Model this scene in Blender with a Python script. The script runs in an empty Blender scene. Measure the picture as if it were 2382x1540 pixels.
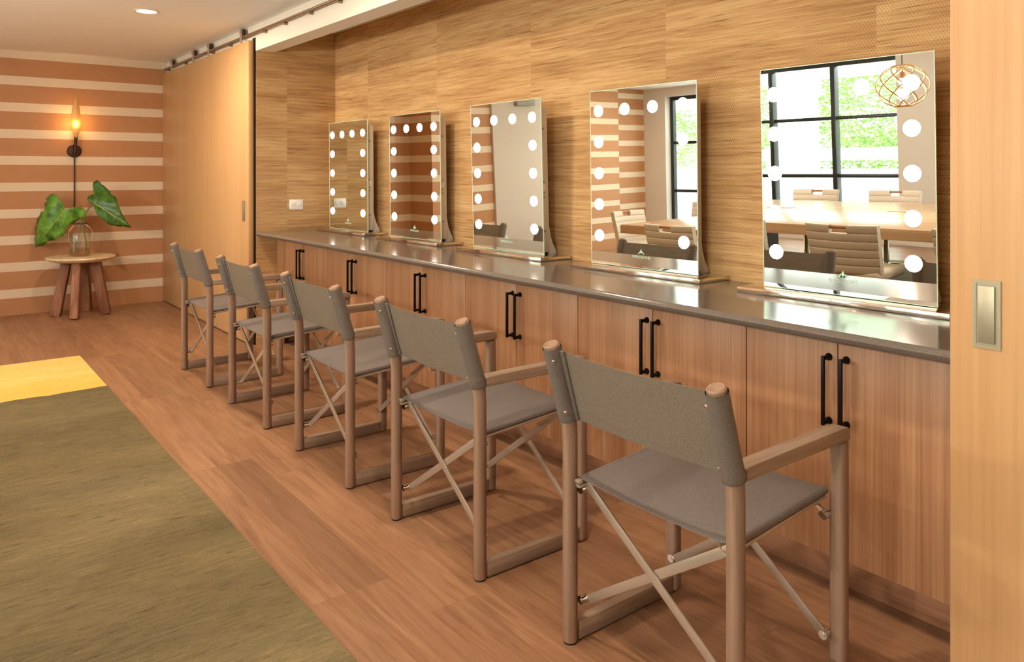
import bpy, bmesh, math, random
from mathutils import Vector, Matrix
random.seed(7)
D = bpy.data
COL = bpy.context.scene.collection
SC = bpy.context.scene
PI = math.pi

# ------------------------------------------------------------------ camera
cd = D.cameras.new('camera'); cam = D.objects.new('camera', cd); COL.objects.link(cam)
SC.camera = cam
F_PX, HORIZON, CAM_H, AZ = 1801.0, 402.0, 1.4, 142.32
cd.sensor_fit = 'HORIZONTAL'; cd.sensor_width = 36.0
cd.lens = F_PX * 36.0 / 2382.0
cd.shift_y = (HORIZON - 770.0) / 2382.0
cd.clip_start = 0.05; cd.clip_end = 200
cam.location = (0, 0, CAM_H)
cam.rotation_euler = (PI / 2, 0, math.radians(AZ - 90))
# ------------------------------------------------------------------ world, view
w = D.worlds.new('sky'); SC.world = w; w.use_nodes = True
wn = w.node_tree.nodes; wl = w.node_tree.links; wn.clear()
wo = wn.new('ShaderNodeOutputWorld'); bg = wn.new('ShaderNodeBackground')
tc = wn.new('ShaderNodeTexCoord'); sx = wn.new('ShaderNodeSeparateXYZ'); cr = wn.new('ShaderNodeValToRGB')
wl.new(tc.outputs['Generated'], sx.inputs[0]); wl.new(sx.outputs['Z'], cr.inputs[0])
cr.color_ramp.elements[0].position = 0.0; cr.color_ramp.elements[0].color = (0.95, 0.97, 0.93, 1)
cr.color_ramp.elements[1].position = 0.7; cr.color_ramp.elements[1].color = (0.72, 0.86, 1.0, 1)
wl.new(cr.outputs[0], bg.inputs[0]); bg.inputs[1].default_value = 9.0
wl.new(bg.outputs[0], wo.inputs[0])
SC.view_settings.view_transform = 'Standard'; SC.view_settings.look = 'None'
SC.view_settings.gamma = 1.0; SC.view_settings.use_curve_mapping = False
SC.view_settings.exposure = 0.13
SC.cycles.max_bounces = 7; SC.cycles.diffuse_bounces = 4; SC.cycles.glossy_bounces = 4
SC.cycles.transmission_bounces = 6; SC.cycles.transparent_max_bounces = 12
SC.cycles.caustics_reflective = False; SC.cycles.caustics_refractive = False
SC.cycles.sample_clamp_indirect = 12.0; SC.cycles.use_denoising = True
SC.cycles.use_adaptive_sampling = True; SC.cycles.adaptive_threshold = 0.04
# ------------------------------------------------------------------ sun and window portals
sd = D.lights.new('sun', 'SUN'); sd.energy = 11.0; sd.angle = 0.02; sd.color = (1, 0.96, 0.88)
so = D.objects.new('sun', sd); COL.objects.link(so)
so.rotation_euler = (math.radians(-38), math.radians(14), 0)       # from behind the house, lights the garden side
def area(name, loc, rot, sx_, sy_, e, col=(1, 1, 1), shape='RECTANGLE', parent=None, portal=False, spread=PI):
    l = D.lights.new(name, 'AREA'); l.shape = shape; l.size = sx_
    if shape in ('RECTANGLE', 'ELLIPSE'): l.size_y = sy_
    l.energy = e; l.color = col; l.spread = spread
    if portal: l.cycles.is_portal = True
    o = D.objects.new(name, l); o.location = loc; o.rotation_euler = rot; COL.objects.link(o)
    if parent: o.parent = parent
    return o
YW = -4.8                                                      # window wall
area('sky_portal', (-6.255, YW - 0.24, 1.3), (PI / 2, 0, 0), 3.85, 2.5, 1, portal=True)
area('sky_portal', (-0.7, YW - 0.24, 1.3), (PI / 2, 0, 0), 4.6, 2.5, 1, portal=True)

# ------------------------------------------------------------------ helpers
def link(o): COL.objects.link(o); return o
def tagp(o, label=None, cat=None, group=None, kind=None):
    if label: o['label'] = label
    if cat: o['category'] = cat
    if group: o['group'] = group
    if kind: o['kind'] = kind
    return o
def thing(name, label, cat, loc=(0, 0, 0), rz=0, group=None):
    o = D.objects.new(name, None); link(o); o.location = loc; o.rotation_euler = (0, 0, rz); o.empty_display_size = .1
    return tagp(o, label, cat, group)
def merge(bm, tmp):
    me = D.meshes.new('t'); tmp.to_mesh(me); bm.from_mesh(me); D.meshes.remove(me); tmp.free()
def box(bm, lo, hi, bev=0.0, seg=2, mi=0, M=None):
    t = bmesh.new(); bmesh.ops.create_cube(t, size=1)
    lo = Vector(lo); hi = Vector(hi); s = hi - lo; c = (hi + lo) / 2
    for v in t.verts: v.co = Vector((v.co.x * s.x, v.co.y * s.y, v.co.z * s.z)) + c
    if bev: bmesh.ops.bevel(t, geom=t.edges[:], offset=bev, segments=seg, profile=0.5, affect='EDGES')
    if M is not None: bmesh.ops.transform(t, matrix=M, verts=t.verts)
    for f in t.faces: f.material_index = mi
    merge(bm, t)
def bar(bm, a, b, wd, th, up=(0, 1, 0), bev=0.0, mi=0):
    """rectangular bar from a to b; th is measured along 'up', wd across it"""
    a = Vector(a); b = Vector(b); z = (b - a); L = z.length; z.normalize()
    y = Vector(up); y = (y - y.dot(z) * z).normalized(); x = y.cross(z)
    M = Matrix((x, y, z)).transposed().to_4x4(); M.translation = (a + b) / 2
    box(bm, (-wd / 2, -th / 2, -L / 2), (wd / 2, th / 2, L / 2), bev, 2, mi, M)
def tube(bm, pts, r, seg=12, cap=True, mi=0, sy=1.0, closed=False):
    """tube through pts; r number or list"""
    pts = [Vector(p) for p in pts]; n = len(pts)
    rs = r if isinstance(r, (list, tuple)) else [r] * n
    t = bmesh.new(); rings = []; ref = None
    for i, p in enumerate(pts):
        if closed: d = pts[(i + 1) % n] - pts[i - 1]
        else: d = pts[min(i + 1, n - 1)] - pts[max(i - 1, 0)]
        d.normalize()
        if ref is None:
            ref = Vector((1, 0, 0)) if abs(d.x) < .8 else Vector((0, 0, 1))
        x = (ref - ref.dot(d) * d).normalized(); ref = x; y = d.cross(x)
        rings.append([t.verts.new(p + (x * math.cos(2 * PI * k / seg) + y * sy * math.sin(2 * PI * k / seg)) * rs[i]) for k in range(seg)])
    m = n if closed else n - 1
    for i in range(m):
        A = rings[i]; B = rings[(i + 1) % n]
        for k in range(seg): t.faces.new((A[k], A[(k + 1) % seg], B[(k + 1) % seg], B[k]))
    if cap and not closed:
        t.faces.new(rings[0][::-1]); t.faces.new(rings[-1])
    bmesh.ops.recalc_face_normals(t, faces=t.faces)
    for f in t.faces: f.material_index = mi
    merge(bm, t)
def lathe(bm, prof, seg=32, c=(0, 0, 0), mi=0, M=None):
    t = bmesh.new(); rings = []
    for r, z in prof:
        if r < 1e-5: rings.append([t.verts.new((0, 0, z))])
        else: rings.append([t.verts.new((r * math.cos(2 * PI * k / seg), r * math.sin(2 * PI * k / seg), z)) for k in range(seg)])
    for A, B in zip(rings, rings[1:]):
        for k in range(seg):
            k2 = (k + 1) % seg
            if len(A) == 1 and len(B) == 1: continue
            if len(A) == 1: t.faces.new((A[0], B[k2], B[k]))
            elif len(B) == 1: t.faces.new((A[k], A[k2], B[0]))
            else: t.faces.new((A[k], A[k2], B[k2], B[k]))
    bmesh.ops.recalc_face_normals(t, faces=t.faces)
    if M is not None: bmesh.ops.transform(t, matrix=M, verts=t.verts)
    bmesh.ops.translate(t, verts=t.verts, vec=c)
    for f in t.faces: f.material_index = mi
    merge(bm, t)
def prism(bm, poly, axis, a, b, bev=0.0, mi=0):
    """extrude polygon (2d) along axis x|y|z from a to b; poly gives the other two coords in order"""
    t = bmesh.new()
    def P(p, h):
        if axis == 'x': return (h, p[0], p[1])
        if axis == 'y': return (p[0], h, p[1])
        return (p[0], p[1], h)
    A = [t.verts.new(P(p, a)) for p in poly]; B = [t.verts.new(P(p, b)) for p in poly]
    n = len(poly)
    t.faces.new(A); t.faces.new(B[::-1])
    for i in range(n): t.faces.new((A[i], B[i], B[(i + 1) % n], A[(i + 1) % n]))
    bmesh.ops.recalc_face_normals(t, faces=t.faces)
    if bev: bmesh.ops.bevel(t, geom=t.edges[:], offset=bev, segments=2, profile=.5, affect='EDGES')
    for f in t.faces: f.material_index = mi
    merge(bm, t)
def obj(name, bm, mats, parent=None, loc=(0, 0, 0), rot=(0, 0, 0), smooth=True, ang=35):
    me = D.meshes.new(name); bm.normal_update(); bm.to_mesh(me); bm.free()
    for m in (mats if isinstance(mats, (list, tuple)) else [mats]): me.materials.append(m)
    if smooth:
        for p in me.polygons: p.use_smooth = True
        me.set_sharp_from_angle(angle=math.radians(ang))
    o = D.objects.new(name, me); link(o); o.location = loc; o.rotation_euler = rot
    if parent: o.parent = parent
    return o
def nb(): return bmesh.new()
def struct(name, bm, m, parent=None, **k):
    o = obj(name, bm, m, parent, **k)
    if not parent: o['kind'] = 'structure'
    return o
def sbox(name, lo, hi, m, bev=0.0, **k):
    b = nb(); box(b, lo, hi, bev); return struct(name, b, m, **k)
def dup(root, loc, rz, label=None, group=None):
    r = root.copy(); link(r); r.location = loc; r.rotation_euler = (0, 0, rz)
    if label: r['label'] = label
    if group: r['group'] = group
    for ch in list(root.children):
        c = ch.copy(); link(c); c.parent = r
        for g in ch.children:
            d = g.copy(); link(d); d.parent = c
    return r

# ------------------------------------------------------------------ materials
def new_mat(name):
    m = D.materials.new(name); m.use_nodes = True; nt = m.node_tree
    return m, nt, nt.nodes['Principled BSDF']
def N(nt, t, **kw):
    n = nt.nodes.new('ShaderNode' + t)
    for k, v in kw.items(): setattr(n, k, v)
    return n
def setv(n, **kw):
    for k, v in kw.items(): n.inputs[k.replace('_', ' ')].default_value = v
def math_(nt, op, a, b=None, c=None):
    n = N(nt, 'Math', operation=op)
    for i, v in enumerate((a, b, c)):
        if v is None: continue
        if isinstance(v, (int, float)): n.inputs[i].default_value = v
        else: nt.links.new(v, n.inputs[i])
    return n.outputs[0]
def mixc(nt, f, a, b, mode='MIX'):
    n = N(nt, 'Mix', data_type='RGBA', blend_type=mode)
    for i, v in ((0, f), (6, a), (7, b)):
        if isinstance(v, (int, float)): n.inputs[i].default_value = v
        elif isinstance(v, tuple): n.inputs[i].default_value = (*v, 1)[:4]
        else: nt.links.new(v, n.inputs[i])
    return n.outputs[2]
def s2l(c): return tuple(((x / 255) / 12.92 if x / 255 <= .04045 else ((x / 255 + .055) / 1.055) ** 2.4) for x in c)
def plain(name, rgb, rough=.5, metal=0.0, **kw):
    m, nt, p = new_mat(name); p.inputs['Base Color'].default_value = (*s2l(rgb), 1)
    p.inputs['Roughness'].default_value = rough; p.inputs['Metallic'].default_value = metal
    for k, v in kw.items(): p.inputs[k.replace('_', ' ')].default_value = v
    return m
def emis(name, rgb, st):
    m, nt, p = new_mat(name); p.inputs['Base Color'].default_value = (*s2l(rgb), 1)
    p.inputs['Emission Color'].default_value = (*s2l(rgb), 1); p.inputs['Emission Strength'].default_value = st
    return m
def pos(nt, world=True):
    if world: return N(nt, 'NewGeometry').outputs['Position']
    return N(nt, 'TexCoord').outputs['Object']
def mapped(nt, src, sc, loc=(0, 0, 0)):
    mp = N(nt, 'Mapping'); mp.inputs['Scale'].default_value = sc; mp.inputs['Location'].default_value = loc
    nt.links.new(src, mp.inputs[0]); return mp.outputs[0]
def noise(nt, vec, scale=1.0, detail=3.0, rough=.5, dist=0.0):
    n = N(nt, 'TexNoise'); nt.links.new(vec, n.inputs['Vector'])
    setv(n, Scale=scale, Detail=detail, Roughness=rough, Distortion=dist); return n.outputs['Fac']
def ramp(nt, f, stops):
    r = N(nt, 'ValToRGB'); nt.links.new(f, r.inputs[0]); e = r.color_ramp.elements
    while len(e) < len(stops): e.new(.5)
    for el, (p, c) in zip(e, stops):
        el.position = p; el.color = (*s2l(c), 1) if max(c) > 1 else (*c, 1)
    return r.outputs[0]
def bump(nt, p, h, st=.3, dist=.01):
    b = N(nt, 'Bump'); nt.links.new(h, b.inputs['Height']); b.inputs['Strength'].default_value = st; b.inputs['Distance'].default_value = dist
    nt.links.new(b.outputs[0], p.inputs['Normal'])
def wood(name, cols, sc, rough=.45, world=True, bst=.08, detail=5, spec=.5):
    """streaky grain; sc = scale vector (small along the grain)"""
    m, nt, p = new_mat(name); v = pos(nt, world)
    a = noise(nt, mapped(nt, v, sc), 1, detail, .6, .15)
    b = noise(nt, mapped(nt, v, tuple(s * .13 for s in sc)), 1, 2, .5)
    f = math_(nt, 'ADD', math_(nt, 'MULTIPLY', a, .6), math_(nt, 'MULTIPLY', b, .4))
    nt.links.new(ramp(nt, f, cols), p.inputs['Base Color'])
    p.inputs['Roughness'].default_value = rough; p.inputs['Specular IOR Level'].default_value = spec
    if bst: bump(nt, p, a, bst, .003)
    return m

# floor planks running along X
def floor_mat():
    m, nt, p = new_mat('oak_plank_floor'); v = pos(nt); s = N(nt, 'SeparateXYZ'); nt.links.new(v, s.inputs[0])
    W, L = .165, 1.40
    ry = math_(nt, 'DIVIDE', math_(nt, 'ADD', s.outputs['Y'], 9.915), W)
    row = math_(nt, 'FLOOR', ry); fy = math_(nt, 'FRACT', ry)
    wn1 = N(nt, 'TexWhiteNoise', noise_dimensions='1D'); nt.links.new(row, wn1.inputs['W'])
    dk_row = math_(nt, 'COMPARE', row, 67.0, .5)            # the darker plank beside the rug lies in this row
    rs = math_(nt, 'ADD', math_(nt, 'MULTIPLY', math_(nt, 'MULTIPLY', wn1.outputs[0], 3.1), math_(nt, 'SUBTRACT', 1.0, dk_row)), math_(nt, 'MULTIPLY', dk_row, .18))
    rx = math_(nt, 'DIVIDE', math_(nt, 'ADD', math_(nt, 'ADD', s.outputs['X'], 40.0), rs), L)
    colx = math_(nt, 'FLOOR', rx); fx = math_(nt, 'FRACT', rx)
    cmb = N(nt, 'CombineXYZ'); nt.links.new(row, cmb.inputs[0]); nt.links.new(colx, cmb.inputs[1])
    wn2 = N(nt, 'TexWhiteNoise', noise_dimensions='3D'); nt.links.new(cmb.outputs[0], wn2.inputs['Vector'])
    # grain, shifted per plank
    off = N(nt, 'VectorMath', operation='SCALE'); nt.links.new(wn2.outputs['Color'], off.inputs[0]); off.inputs['Scale'].default_value = 7.0
    add = N(nt, 'VectorMath', operation='ADD'); nt.links.new(v, add.inputs[0]); nt.links.new(off.outputs[0], add.inputs[1])
    g1 = noise(nt, mapped(nt, add.outputs[0], (1.6, 22, 1)), 1, 6, .62, .9)
    g2 = noise(nt, mapped(nt, add.outputs[0], (5, 140, 1)), 1, 3, .6)
    kn = noise(nt, mapped(nt, add.outputs[0], (3.2, 13, 1)), 1, 2, .5, .4)
    f = math_(nt, 'ADD', math_(nt, 'MULTIPLY', g1, .7), math_(nt, 'MULTIPLY', g2, .3))
    c = ramp(nt, f, [(.28, (118, 83, 59)), (.48, (156, 114, 84)), (.7, (178, 137, 104))])
    tone = math_(nt, 'MULTIPLY_ADD', math_(nt, 'POWER', wn2.outputs['Value'], .7), .22, .80)
    dkp = math_(nt, 'MULTIPLY', dk_row, math_(nt, 'COMPARE', colx, 26.0, .5))
    tone = math_(nt, 'ADD', math_(nt, 'MULTIPLY', tone, math_(nt, 'SUBTRACT', 1.0, dkp)), math_(nt, 'MULTIPLY', dkp, .72))
    tc_ = N(nt, 'CombineColor'); 
    for i in range(3): nt.links.new(tone, tc_.inputs[i])
    c = mixc(nt, 1.0, c, tc_.outputs[0], 'MULTIPLY')
    k = ramp(nt, kn, [(.74, (0, 0, 0)), (.80, (.8, .8, .8))])
    c = mixc(nt, k, c, s2l((96, 62, 40)))
    e1 = math_(nt, 'LESS_THAN', fy, .008); e2 = math_(nt, 'LESS_THAN', fx, .0014)
    e = math_(nt, 'MAXIMUM', e1, e2)
    c = mixc(nt, math_(nt, 'MULTIPLY', e, .45), c, s2l((92, 60, 40)))
    nt.links.new(c, p.inputs['Base Color']); p.inputs['Roughness'].default_value = .36
    p.inputs['Specular IOR Level'].default_value = .35
    bump(nt, p, math_(nt, 'SUBTRACT', f, math_(nt, 'MULTIPLY', e, .8)), .10, .003)
    return m
def stripe_mat(name, phase):
    m, nt, p = new_mat(name); v = pos(nt); s = N(nt, 'SeparateXYZ'); nt.links.new(v, s.inputs[0])
    f = math_(nt, 'FRACT', math_(nt, 'DIVIDE', math_(nt, 'ADD', s.outputs['Z'], -2.266 + .2626 * 12 + phase), .2626))
    st = math_(nt, 'LESS_THAN', f, .335)
    nz = noise(nt, mapped(nt, v, (3, 3, 9)), 1, 2)
    dark = mixc(nt, nz, s2l((176, 124, 83)), s2l((184, 133, 91)))
    nt.links.new(mixc(nt, st, dark, s2l((220, 200, 174))), p.inputs['Base Color'])
    p.inputs['Roughness'].default_value = .6; return m
def grass_mat():
    m, nt, p = new_mat('woven_grasscloth'); v = pos(nt); s = N(nt, 'SeparateXYZ'); nt.links.new(v, s.inputs[0])
    h = math_(nt, 'ADD', s.outputs['X'], s.outputs['Y']); z = s.outputs['Z']
    pn = math_(nt, 'FLOOR', math_(nt, 'DIVIDE', math_(nt, 'ADD', h, 10.0 + .03), 1.04))
    wp = N(nt, 'TexWhiteNoise', noise_dimensions='1D'); nt.links.new(pn, wp.inputs['W'])
    hz = N(nt, 'CombineXYZ'); nt.links.new(h, hz.inputs[0]); nt.links.new(math_(nt, 'MULTIPLY', wp.outputs[0], 9), hz.inputs[1]); nt.links.new(z, hz.inputs[2])
    V = hz.outputs[0]
    broad = noise(nt, mapped(nt, V, (.9, 1, 9)), 1, 3, .55, .3)
    fine = noise(nt, mapped(nt, V, (3.0, 1, 95)), 1, 4, .65, .25)
    thr = noise(nt, mapped(nt, V, (5.0, 1, 150), (3, 0, 7)), 1, 2, .5, .2)
    f = math_(nt, 'ADD', math_(nt, 'MULTIPLY', broad, .45), math_(nt, 'MULTIPLY', fine, .55))
    c = ramp(nt, f, [(.30, (146, 107, 70)), (.45, (186, 145, 98)), (.56, (206, 168, 118)), (.72, (222, 190, 140))])
    c = mixc(nt, ramp(nt, thr, [(.60, (0, 0, 0)), (.74, (.62, .62, .62))]), c, s2l((112, 74, 44)))
    # basket weave: short over-under stitches
    rowi = math_(nt, 'FLOOR', math_(nt, 'DIVIDE', z, .0095))
    sh = math_(nt, 'MULTIPLY', math_(nt, 'MODULO', rowi, 2.0), .5)
    cx = math_(nt, 'FRACT', math_(nt, 'ADD', math_(nt, 'DIVIDE', h, .0125), sh))
    zz = math_(nt, 'FRACT', math_(nt, 'DIVIDE', z, .0095))
    gap = math_(nt, 'MULTIPLY', math_(nt, 'LESS_THAN', cx, .30), math_(nt, 'LESS_THAN', zz, .6))
    wv = noise(nt, mapped(nt, V, (.6, 1, 3.2), (11, 0, 3)), 1, 2)
    amt = math_(nt, 'MULTIPLY', gap, ramp(nt, wv, [(.38, (.10, .10, .10)), (.64, (.50, .50, .50))]))
    c = mixc(nt, amt, c, s2l((112, 72, 42)))
    nt.links.new(c, p.inputs['Base Color']); p.inputs['Roughness'].default_value = .75
    p.inputs['Specular IOR Level'].default_value = .2
    bump(nt, p, math_(nt, 'SUBTRACT', fine, math_(nt, 'MULTIPLY', gap, .5)), .35, .004)
    return m
def rug_mat():
    m, nt, p = new_mat('flatweave_rug_wool'); v = pos(nt); s = N(nt, 'SeparateXYZ'); nt.links.new(v, s.inputs[0])
    weft = noise(nt, mapped(nt, v, (70, 9, 1)), 1, 6, .75, .5)
    wide = noise(nt, mapped(nt, v, (2.2, .35, 1)), 1, 3, .5)
    pile = noise(nt, mapped(nt, v, (160, 90, 1)), 1, 2, .6)
    f = math_(nt, 'ADD', math_(nt, 'ADD', math_(nt, 'MULTIPLY', weft, .45), math_(nt, 'MULTIPLY', wide, .40)), math_(nt, 'MULTIPLY', pile, .15))
    ol = ramp(nt, f, [(.32, (82, 74, 54)), (.46, (116, 105, 78)), (.54, (130, 117, 86)), (.68, (162, 143, 102))])
    dk = noise(nt, mapped(nt, v, (60, 9, 1), (5, 2, 0)), 1, 3, .6)
    ol = mixc(nt, ramp(nt, dk, [(.62, (0, 0, 0)), (.72, (.75, .75, .75))]), ol, s2l((70, 60, 42)))
    ye = ramp(nt, f, [(.35, (230, 182, 84)), (.5, (244, 208, 112)), (.65, (250, 228, 160))])
    wob = noise(nt, mapped(nt, v, (.0, 1.6, 1)), 1, 3, .5)
    edge = math_(nt, 'ADD', math_(nt, 'ADD', s.outputs['X'], 5.60), math_(nt, 'MULTIPLY', math_(nt, 'SUBTRACT', wob, .5), .22))
    c = mixc(nt, math_(nt, 'LESS_THAN', edge, 0.0), ol, ye)
    nt.links.new(c, p.inputs['Base Color']); p.inputs['Roughness'].default_value = .95
    p.inputs['Specular IOR Level'].default_value = .1
    bump(nt, p, math_(nt, 'ADD', weft, math_(nt, 'MULTIPLY', pile, .5)), .6, .006)
    return m
def mesh_fabric(name, c1, c2, see=0.0):
    m, nt, p = new_mat(name); v = pos(nt, False)
    ch = N(nt, 'TexNoise'); nt.links.new(v, ch.inputs['Vector']); setv(ch, Scale=520.0, Detail=1.0)
    n1 = noise(nt, mapped(nt, v, (4, 4, 4)), 1, 3)
    c = mixc(nt, ramp(nt, ch.outputs['Fac'], [(.35, (0, 0, 0)), (.65, (1., 1., 1.))]), s2l(c1), s2l(c2)); c = mixc(nt, math_(nt, 'MULTIPLY', n1, .3), c, s2l(c2))
    nt.links.new(c, p.inputs['Base Color']); p.inputs['Roughness'].default_value = .55
    fold = noise(nt, mapped(nt, v, (5, 5, 26)), 1, 2, .5, .6)      # soft creases along the cloth
    bump(nt, p, math_(nt, 'ADD', math_(nt, 'MULTIPLY', ch.outputs['Fac'], .03), fold), .35, .012)
    if see:                                   # open weave lets some light and view through
        out = nt.nodes['Material Output']; tr = N(nt, 'BsdfTransparent'); tl = N(nt, 'BsdfTranslucent'); nt.links.new(c, tl.inputs[0])
        m1 = N(nt, 'MixShader'); m1.inputs[0].default_value = see; m2 = N(nt, 'MixShader'); m2.inputs[0].default_value = see
        nt.links.new(p.outputs[0], m1.inputs[1]); nt.links.new(tl.outputs[0], m1.inputs[2]); nt.links.new(m1.outputs[0], m2.inputs[1]); nt.links.new(tr.outputs[0], m2.inputs[2]); nt.links.new(m2.outputs[0], out.inputs[0])
    return m
def speckle(name, c1, c2, rough, scale=300):
    m, nt, p = new_mat(name); v = pos(nt)
    n = noise(nt, mapped(nt, v, (scale,) * 3), 1, 2)
    nt.links.new(ramp(nt, n, [(.35, c1), (.65, c2)]), p.inputs['Base Color']); p.inputs['Roughness'].default_value = rough
    return m
def glass_mat(name, tint=(1, 1, 1), ior=1.45, solid=.06):
    m = D.materials.new(name); m.use_nodes = True; nt = m.node_tree; nt.nodes.clear()
    o = N(nt, 'OutputMaterial'); tr = N(nt, 'BsdfTransparent'); gl = N(nt, 'BsdfGlossy'); mx = N(nt, 'MixShader'); fr = N(nt, 'Fresnel')
    tr.inputs[0].default_value = (*tint, 1); gl.inputs['Roughness'].default_value = .02; fr.inputs[0].default_value = ior
    lw = N(nt, 'LayerWeight'); nt.nodes.remove(fr)
    nt.links.new(math_(nt, 'MULTIPLY_ADD', math_(nt, 'POWER', lw.outputs['Facing'], 3.5), .55, solid), mx.inputs[0])
    nt.links.new(tr.outputs[0], mx.inputs[1]); nt.links.new(gl.outputs[0], mx.inputs[2]); nt.links.new(mx.outputs[0], o.inputs[0])
    return m

M_floor = floor_mat()
M_str1 = stripe_mat('striped_wall_paint', 0.0); M_str2 = stripe_mat('striped_wall_paint_offset', .085)
M_grass = grass_mat(); M_rug = rug_mat()
M_white = plain('white_wall_paint', (236, 228, 214), .6)
M_ceil = plain('ceiling_paint', (243, 243, 241), .8)
M_grey = plain('warm_grey_wall_paint', (205, 196, 186), .65)
M_door = wood('maple_door_veneer', [(.3, (190, 145, 98)), (.5, (200, 157, 109)), (.7, (208, 167, 119))], (55, 55, 1.1), .42, bst=.03)
M_cab = wood('rift_oak_veneer', [(.30, (144, 101, 69)), (.45, (166, 119, 84)), (.54, (178, 131, 95)), (.72, (196, 149, 111))], (110, 110, 1.3), .42, bst=.05)
M_cabh = wood('oak_toe_kick', [(.3, (126, 84, 58)), (.5, (156, 108, 76)), (.7, (176, 128, 94))], (1.5, 60, 90), .5, bst=.05)
M_teak = wood('weathered_teak', [(.28, (112, 87, 70)), (.48, (142, 113, 93)), (.72, (168, 137, 114))], (60, 60, 2.5), .5, world=False)
M_teaky = wood('weathered_teak_rail', [(.28, (110, 88, 72)), (.48, (142, 117, 97)), (.72, (168, 142, 120))], (60, 2.5, 60), .5, world=False)
M_endg = wood('teak_end_grain', [(.3, (176, 144, 116)), (.7, (204, 170, 140))], (60, 60, 60), .6, world=False)
M_fab = mesh_fabric('grey_sling_mesh', (154, 141, 124), (118, 107, 94), .14)
M_seat = mesh_fabric('grey_seat_mesh', (130, 121, 117), (100, 92, 89), .05)
M_hem = mesh_fabric('grey_sling_hem', (122, 111, 101), (94, 85, 78))
M_steel = plain('satin_steel', (188, 172, 154), .38, .6)
M_chrome = plain('polished_chrome', (225, 218, 208), .06, 1.0)
M_nickel = plain('brushed_nickel', (172, 164, 140), .42, .6)
M_bronze = plain('rail_bronze_steel', (158, 138, 116), .32, .75)
M_black = plain('black_steel', (22, 19, 17), .42, .6)
M_blackrub = plain('black_plastic', (18, 16, 15), .6)
M_counter = speckle('grey_quartz', (102, 93, 86), (116, 106, 98), .13)
M_mirror = plain('mirror_silver', (238, 242, 236), 0.0, 1.0)
M_edge = plain('mirror_glass_edge', (214, 246, 226), .15)  # pale green paints in the bulb light that shows along the glass edges
M_house = plain('white_mirror_housing', (212, 206, 198), .45)
M_bulb = emis('vanity_bulb', (255, 246, 236), 9.0)
M_etch = plain('etched_logo', (196, 226, 206), .6)
M_plate = plain('white_outlet_plastic', (240, 236, 228), .35)
M_slot = plain('outlet_slot', (120, 112, 100), .5)
M_down = emis('downlight_lens', (255, 226, 186), 14.0)
M_trimw = plain('downlight_trim', (240, 232, 220), .5)
M_sglow = emis('sconce_bulb', (255, 190, 96), 26.0)
M_amber = glass_mat('amber_glass', (.98, .78, .48), 1.45, .12)
M_iron = plain('oil_rubbed_bronze', (70, 48, 40), .5, .7)
M_stool = wood('pale_stool_top', [(.3, (206, 178, 140)), (.5, (222, 196, 158)), (.7, (232, 208, 172))], (4, 40, 4), .5)
M_leg = wood('rough_stool_leg', [(.3, (96, 58, 38)), (.5, (132, 84, 58)), (.7, (172, 122, 88))], (22, 22, 3), .65)
M_glass = glass_mat('clear_jar_glass', (.985, .99, .98), 1.5, .05)
M_water = glass_mat('jar_water', (.88, .82, .66), 1.33, .03)
M_pane = glass_mat('window_pane_glass', (.97, .99, .97), 1.45, .03)
def leaf_mat(name, c1, c2, c3):
    m, nt, p = new_mat(name); v = pos(nt, False)
    n = noise(nt, mapped(nt, v, (14, 14, 14)), 1, 4, .6, .6)
    nt.links.new(ramp(nt, n, [(.3, c1), (.5, c2), (.72, c3)]), p.inputs['Base Color']); p.inputs['Roughness'].default_value = .35
    p.inputs['Subsurface Weight'].default_value = .0
    bump(nt, p, n, .3, .01); return m
M_leafA = leaf_mat('fresh_green_leaf', (52, 92, 30), (84, 134, 44), (126, 168, 60))
M_leafB = leaf_mat('deep_green_leaf', (34, 66, 20), (56, 96, 32), (78, 120, 40))
M_vein = plain('leaf_vein', (176, 196, 96), .5); M_stem = plain('green_stem', (82, 104, 48), .5)
M_uphol = plain('taupe_leather', (190, 175, 157), .5); M_uphol2 = plain('walnut_grip', (150, 100, 68), .45)
M_table = wood('conference_table_oak', [(.3, (158, 122, 88)), (.5, (178, 143, 107)), (.7, (192, 158, 122))], (1.2, 30, 30), .22, bst=0)
M_dark = plain('dark_table_base', (38, 34, 32), .5)
M_wframe = plain('black_window_frame', (26, 30, 28), .4)
M_wicker = wood('rattan_cane', [(.3, (138, 104, 66)), (.7, (172, 134, 90))], (30, 30, 30), .55, world=False)
M_globe = emis('pendant_bulb', (255, 236, 206), 18.0)
M_extw = plain('white_stucco', (240, 240, 238), .8)
M_ground = speckle('pale_paving', (196, 192, 184), (214, 210, 204), .85, 20)
M_hedge = leaf_mat('garden_foliage', (104, 138, 70), (146, 176, 100), (192, 212, 142))
M_bark = plain('tree_bark', (110, 92, 74), .8)

# ------------------------------------------------------------------ room shell
YD, YF, YB = 2.15, 2.20, 2.89         # door face, beam/niche front, niche back wall
XL, XN, XR = -9.03, -6.25, -0.90      # striped wall, niche left side, niche right side
ZC = 2.605
sbox('floor', (-9.6, YW - .05, -.06), (2.6, 3.1, 0), M_floor)
sbox('ceiling', (-9.6, YW - .3, ZC), (2.6, 3.1, ZC + .1), M_ceil)
sbox('wall_left', (XL - .12, 0, 0), (XL, YF + .7, ZC), M_str1)                     # striped end wall
b = nb(); box(b, (-9.03, -3.97, 0), (-8.5, 0, ZC)); wlb = struct('wall_left_bay', b, M_str1)
sbox('wall_left_alcove', (-9.0, YW, 0), (-8.65, -3.97, ZC), M_str2)
sbox('door_gap_shade', (-6.32, YF - .006, 0), (XN - .004, YF - .0005, 2.50), M_black)  # black strip stands in for the shade in the gap beside the door
sbox('wall_back', (XN, YB, 0), (XR, YB + .12, ZC), M_grass)
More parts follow.
